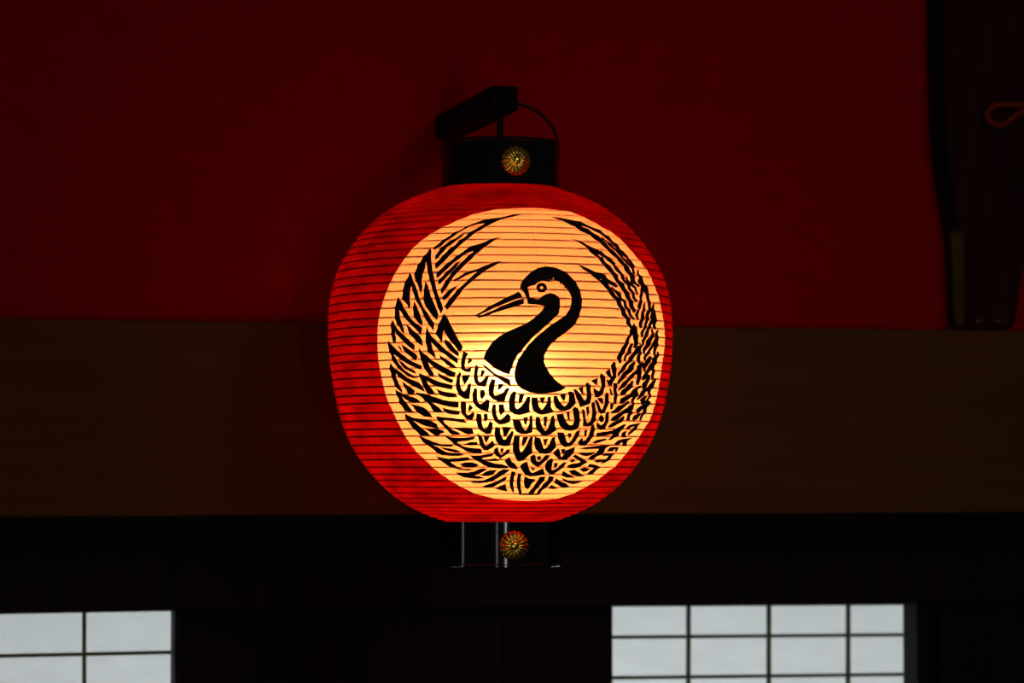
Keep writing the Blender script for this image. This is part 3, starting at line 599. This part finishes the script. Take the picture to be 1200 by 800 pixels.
# bamboo hoops under the paper
bm = bmesh.new()
for s in RIBS:
    if .003 < s < sl[-1] - .003:
        z = interp(s, sl, zs)
        add_tube(bm, [shade_point(i * 3.0, z, -.0013) for i in range(120)], .00104, 6, closed=True)
link('bamboo_hoops', bm, M_BAMB, lantern, smooth=True, angle=180)

RC = .0775
def collar(name, z0, z1, top):
    """lacquered ring with a thin bead at both rims, closed by an added, unseen disc inside"""
    bm = bmesh.new()
    w = .0045
    zb = (z1 - .012) if top else (z0 + .012)  # level of the unseen disc added to keep lamp light from leaking out
    add_lathe(bm, [(0, zb - .003), (RC - w, zb - .003), (RC - w, z0 + .0015), (RC - w + .001, z0), (RC, z0)] + ([] if top else [(RC + .0010, z0 + .0012), (RC + .0010, z0 + .0032), (RC, z0 + .0045)]) +
                  ([(RC, z1 - .0045), (RC + .0010, z1 - .0032), (RC + .0010, z1 - .0012)] if top else []) + [(RC, z1), (RC - w + .001, z1), (RC - w, z1 - .0015), (RC - w, zb), (0, zb)], 128)
    return link(name, bm, M_LAC, lantern, smooth=True, angle=35)
Z_CT, Z_CB = 2.1722 - LZ, 2.1145 - LZ
Z_RT, Z_RB = 1.6767 - LZ, 1.6190 - LZ
cap = collar('top_collar', Z_CB - .003, Z_CT, True)
ring = collar('bottom_collar', Z_RB, Z_RT + .001, False)

def medallion(parent, az, z, R):
    """gilt chrysanthemum: sixteen raised petals round a domed button"""
    bm = bmesh.new()
    NA, NR = 192, 22
    rings = []
    for i in range(NR + 1):
        q = i / NR; row = []
        for k in range(NA):
            a = 2 * math.pi * k / NA
            pet = abs(math.cos(8 * a))
            rad = R * q * (1 - .045 * (1 - pet) * max(0, q - .6) / .4)
            h = .0062 * math.sqrt(max(0, 1 - (.93 * q) ** 2)) + .0012
            if q > .27: h += .0016 * (pet ** .7 - .55) * min(1, (q - .27) / .25) - .0006
            else: h += .0014 * math.sqrt(max(0, 1 - (q / .27) ** 2))
            if i == NR: h = -.0006
            row.append((rad * math.cos(a), -h, rad * math.sin(a)))
        rings.append([bm.verts.new(row[0])] if i == 0 else [bm.verts.new(p) for p in row])
    for a, b in zip(rings, rings[1:]):
        for k in range(NA):
            j = (k + 1) % NA
            if len(a) == 1: bm.faces.new((a[0], b[k], b[j]))
            else: bm.faces.new((a[k], b[k], b[j], a[j]))
    back = bm.verts.new((0, .0004, 0))
    for k in range(NA): bm.faces.new((rings[-1][k], back, rings[-1][(k + 1) % NA]))
    bmesh.ops.recalc_face_normals(bm, faces=bm.faces)
    bmesh.ops.transform(bm, matrix=Matrix.Translation((0, -RC + .0012, z)), verts=bm.verts)
    bmesh.ops.transform(bm, matrix=Matrix.Rotation(math.radians(az), 4, 'Z'), verts=bm.verts)
    o = link('crest_medallion', bm, M_GOLD, parent, smooth=True, angle=50)
    o['label'] = 'gold chrysanthemum medallion'
    return o
medallion(cap, MED_AZ_T, MED_Z_T - LZ, .0198)
medallion(ring, MED_AZ_B, MED_Z_B - LZ, .0200)

# wire bail and the hanger rod
bm = bmesh.new()
zr_ = Z_CT - .010
arc = [(-(RC - .001), 0, zr_ - .012)] + [((RC - .001) * -math.cos(math.pi * i / 160), .0, zr_ + .064 * math.sin(math.pi * i / 160) ** .92) for i in range(161)] + [(RC - .001, 0, zr_ - .012)]
ca, sa = math.cos(-PSI), math.sin(-PSI)
ARM_Y0 = AX.y - .026
a0 = at(576, 100, ARM_Y0); a1 = at(607, 130, ARM_Y0)
arc = [(x * ca, x * sa, z) for x, y, z in arc]
add_tube(bm, [p for p in arc if p[0] + AX.x < a0.x - .0003], .0021, 10)      # the wire goes into a hole through the arm
add_tube(bm, [p for p in arc if p[0] + AX.x > a1.x + .0003], .0021, 10)
link('wire_bail', bm, M_WIRE, lantern, smooth=True)
ARM_Y0 = AX.y - .026
a0 = at(576, 100, ARM_Y0); a1 = at(607, 130, ARM_Y0)
bm = bmesh.new()
zt = a1.z - LZ
prof_r = [(0, Z_CT - .014), (.0058, Z_CT - .014), (.0058, Z_CT - .004), (.0042, Z_CT), (.0038, zt - .006), (.0050, zt - .004), (.0050, zt - .0002), (0, zt - .0002)]
add_lathe(bm, prof_r, 24)
link('hanger_rod', bm, M_WIRE, lantern, smooth=True, angle=35)

# bracket arm that carries the lantern
bm = bmesh.new()
add_box(bm, a0.x, a1.x, ARM_Y0, YW + .005, a1.z, a0.z)
arm = link('bracket_arm', bm, M_ARM, bevel=.0015)
base = Vector(((a0.x + a1.x) / 2, YW, (a0.z + a1.z) / 2))
for v in arm.data.vertices: v.co -= base
arm.location = base
tag(arm, 'black square timber arm reaching out of the red wall above the lantern', 'bracket')

# ================================================================== THE BOARD AT THE RIGHT
YB = YW - .026
outline = [(1093, -60), (1093.5, 40), (1095, 130), (1098, 180), (1104.5, 230), (1111, 268), (1114.5, 300), (1116, 340), (1117.5, 374), (1124, 385.5), (1184, 385.5), (1191, 376), (1194, 350), (1199, 322), (1206, 288), (1212, 240), (1216, 180), (1219, 130), (1220, -60)]
board = tag(empty('wall_board', (at(1150, 385, YB).x, (YB + YW) / 2, BZ1)), 'tall black board with curved left edge standing on the timber beam right of lantern', 'board')
bo = board.location
def plate(name, pix, y0, y1, m, parent, bev=.002):
    pts = [at(x, y, YB) for x, y in pix]
    bm = bmesh.new()
    f = [bm.verts.new((p.x - bo.x, y0 - bo.y, max(p.z, BZ1 + .0005) - bo.z)) for p in pts]
    b = [bm.verts.new((p.x - bo.x, y1 - bo.y, max(p.z, BZ1 + .0005) - bo.z)) for p in pts]
    bm.faces.new(f); bm.faces.new(b[::-1])
    for i in range(len(f)):
        j = (i + 1) % len(f); bm.faces.new((f[i], b[i], b[j], f[j]))
    bmesh.ops.recalc_face_normals(bm, faces=bm.faces)
    return link(name, bm, m, parent, bevel=bev)
left = [tuple(Vector(p)) for p in spline([(x, y, 0) for x, y in outline[:9]], 6)]
left = [(p[0], p[1]) for p in left]
plate('panel', left + outline[9:], YB, YW - .001, M_BOARD, board)
edge_l = [p for p in left if p[1] < 272]
plate('edge_strip', edge_l + [(p[0] + 12, p[1]) for p in edge_l[::-1]], YB - .003, YB, M_EDGE, board, .001)  # blacker strip laid along the upper left edge of the panel
lo = [p for p in left if p[1] > 270] + [(1120, 382)]
r_ = plate('edge_batten', lo + [(1129, 382), (1128.5, 271)], YB - .004, YB, M_BATT, board, .001)
r_['label'] = 'brown wooden strip'
for px in (1147, 1170):  # small metal beads added to stand in for glints along the foot
    p = at(px, 376, YB)
    bm = bmesh.new()
    bmesh.ops.create_uvsphere(bm, u_segments=16, v_segments=8, radius=1)
    bmesh.ops.transform(bm, matrix=Matrix.Translation((p.x - bo.x, YB - bo.y, p.z - bo.z)) @ Matrix.Diagonal((.0055, .0018, .0016, 1)), verts=bm.verts)
    link('glint_bead', bm, M_GLINT, board, smooth=True)

pg = at(1212, 126.8, YB)
bm = bmesh.new()
add_lathe(bm, [(0, -.002), (.0040, -.002), (.0040, .017), (.0085, .0185), (.0085, .0215), (0, .023)], 20)
bmesh.ops.transform(bm, matrix=Matrix.Translation((pg.x - bo.x, YB - bo.y, pg.z - bo.z)) @ Matrix.Rotation(math.radians(90), 4, 'X'), verts=bm.verts)
link('peg', bm, M_ARM, board, smooth=True, angle=35)

# red cord looped before the board
YC = YB - .012
pth = [(1212, 125.5), (1207, 124.2), (1200, 123.5), (1180, 122.5), (1168, 123.5), (1160, 127.5), (1156.5, 134), (1159, 141), (1166, 146), (1174, 146.5), (1183, 141), (1192, 134), (1202, 130), (1208, 128.6), (1212, 128.2)]
cp = [at(x, y, YC) for x, y in pth]
co = cp[7].copy()
bm = bmesh.new()
add_tube(bm, [p - co for p in spline(cp, 6)], .0046, 10)
cord = link('hanging_cord', bm, M_CORD, smooth=True, angle=180)
cord.location = co
tag(cord, 'thin red cord loop across the black board at the right edge', 'cord')

# ================================================================== LIGHT
def area(name, loc, target, sx, sy, power, col):
    l = bpy.data.lights.new(name, 'AREA'); l.shape = 'RECTANGLE'; l.size = sx; l.size_y = sy; l.energy = power; l.color = col
    o = bpy.data.objects.new(name, l); C.objects.link(o)
    o.location = loc
    o.rotation_euler = (Vector(target) - Vector(loc)).to_track_quat('-Z', 'Y').to_euler()
    return o
bulb = bpy.data.lights.new('lantern_bulb', 'POINT')
bulb.energy = BULB; bulb.color = (1, .255, .068); bulb.shadow_soft_size = .02
bo_ = bpy.data.objects.new('lantern_bulb', bulb); C.objects.link(bo_)
bo_.location = (AX.x, AX.y - .02, LZ + .245)
# daylight behind the paper windows
area('daylight_behind_windows', (1.05, YW + 1.6, 1.1), (1.05, YW, 1.1), 2.6, 2.0, DAY, (.99, 1, .99))
# a high window up under the roof, behind the camera to the right
k1 = area('high_window_daylight', (2.5, -1.6, 3.9), (1.15, YW, 2.0), 1.5, 1.1, KEY, (1, .95, .86)); k1.data.spread = math.radians(30)
# daylight of the entrance and of two gaps between sliding doors, in the rest of the room
area('entrance_daylight', (.60, -2.6, .95), (1.12, YW, 2.05), .20, 1.5, FILL, (1, .97, .92))
area('door_gap_daylight', (-1.25, -2.4, .95), (.9, YW, 2.0), .05, 1.5, 3.2, (.9, .95, 1))
area('side_gap_daylight', (-2.2, 3.62, 1.0), (.9, 3.68, 1.3), .03, 1.5, 1.6, (.9, .95, 1))
W = bpy.data.worlds.new('dim_room'); S.world = W; W.use_nodes = True
W.node_tree.nodes['Background'].inputs['Color'].default_value = (1, .95, .9, 1)
W.node_tree.nodes['Background'].inputs['Strength'].default_value = .017

# ================================================================== CAMERA
cd = bpy.data.cameras.new('camera'); cam = bpy.data.objects.new('camera', cd); C.objects.link(cam)
cam.location = (0, 0, EYE)
cam.rotation_euler = Matrix((RT, UP, -FW)).transposed().to_euler()
cd.sensor_width = 36; cd.lens = FPX / 1200 * 36; cd.clip_start = .05
cd.dof.use_dof = True; cd.dof.focus_distance = 3.60; cd.dof.aperture_fstop = 4.0
S.camera = cam
S.view_settings.view_transform = 'Standard'; S.view_settings.look = 'None'
S.view_settings.exposure = 0; S.view_settings.gamma = 1; S.view_settings.use_curve_mapping = False
S.cycles.use_denoising = True
S.cycles.sample_clamp_indirect = 4
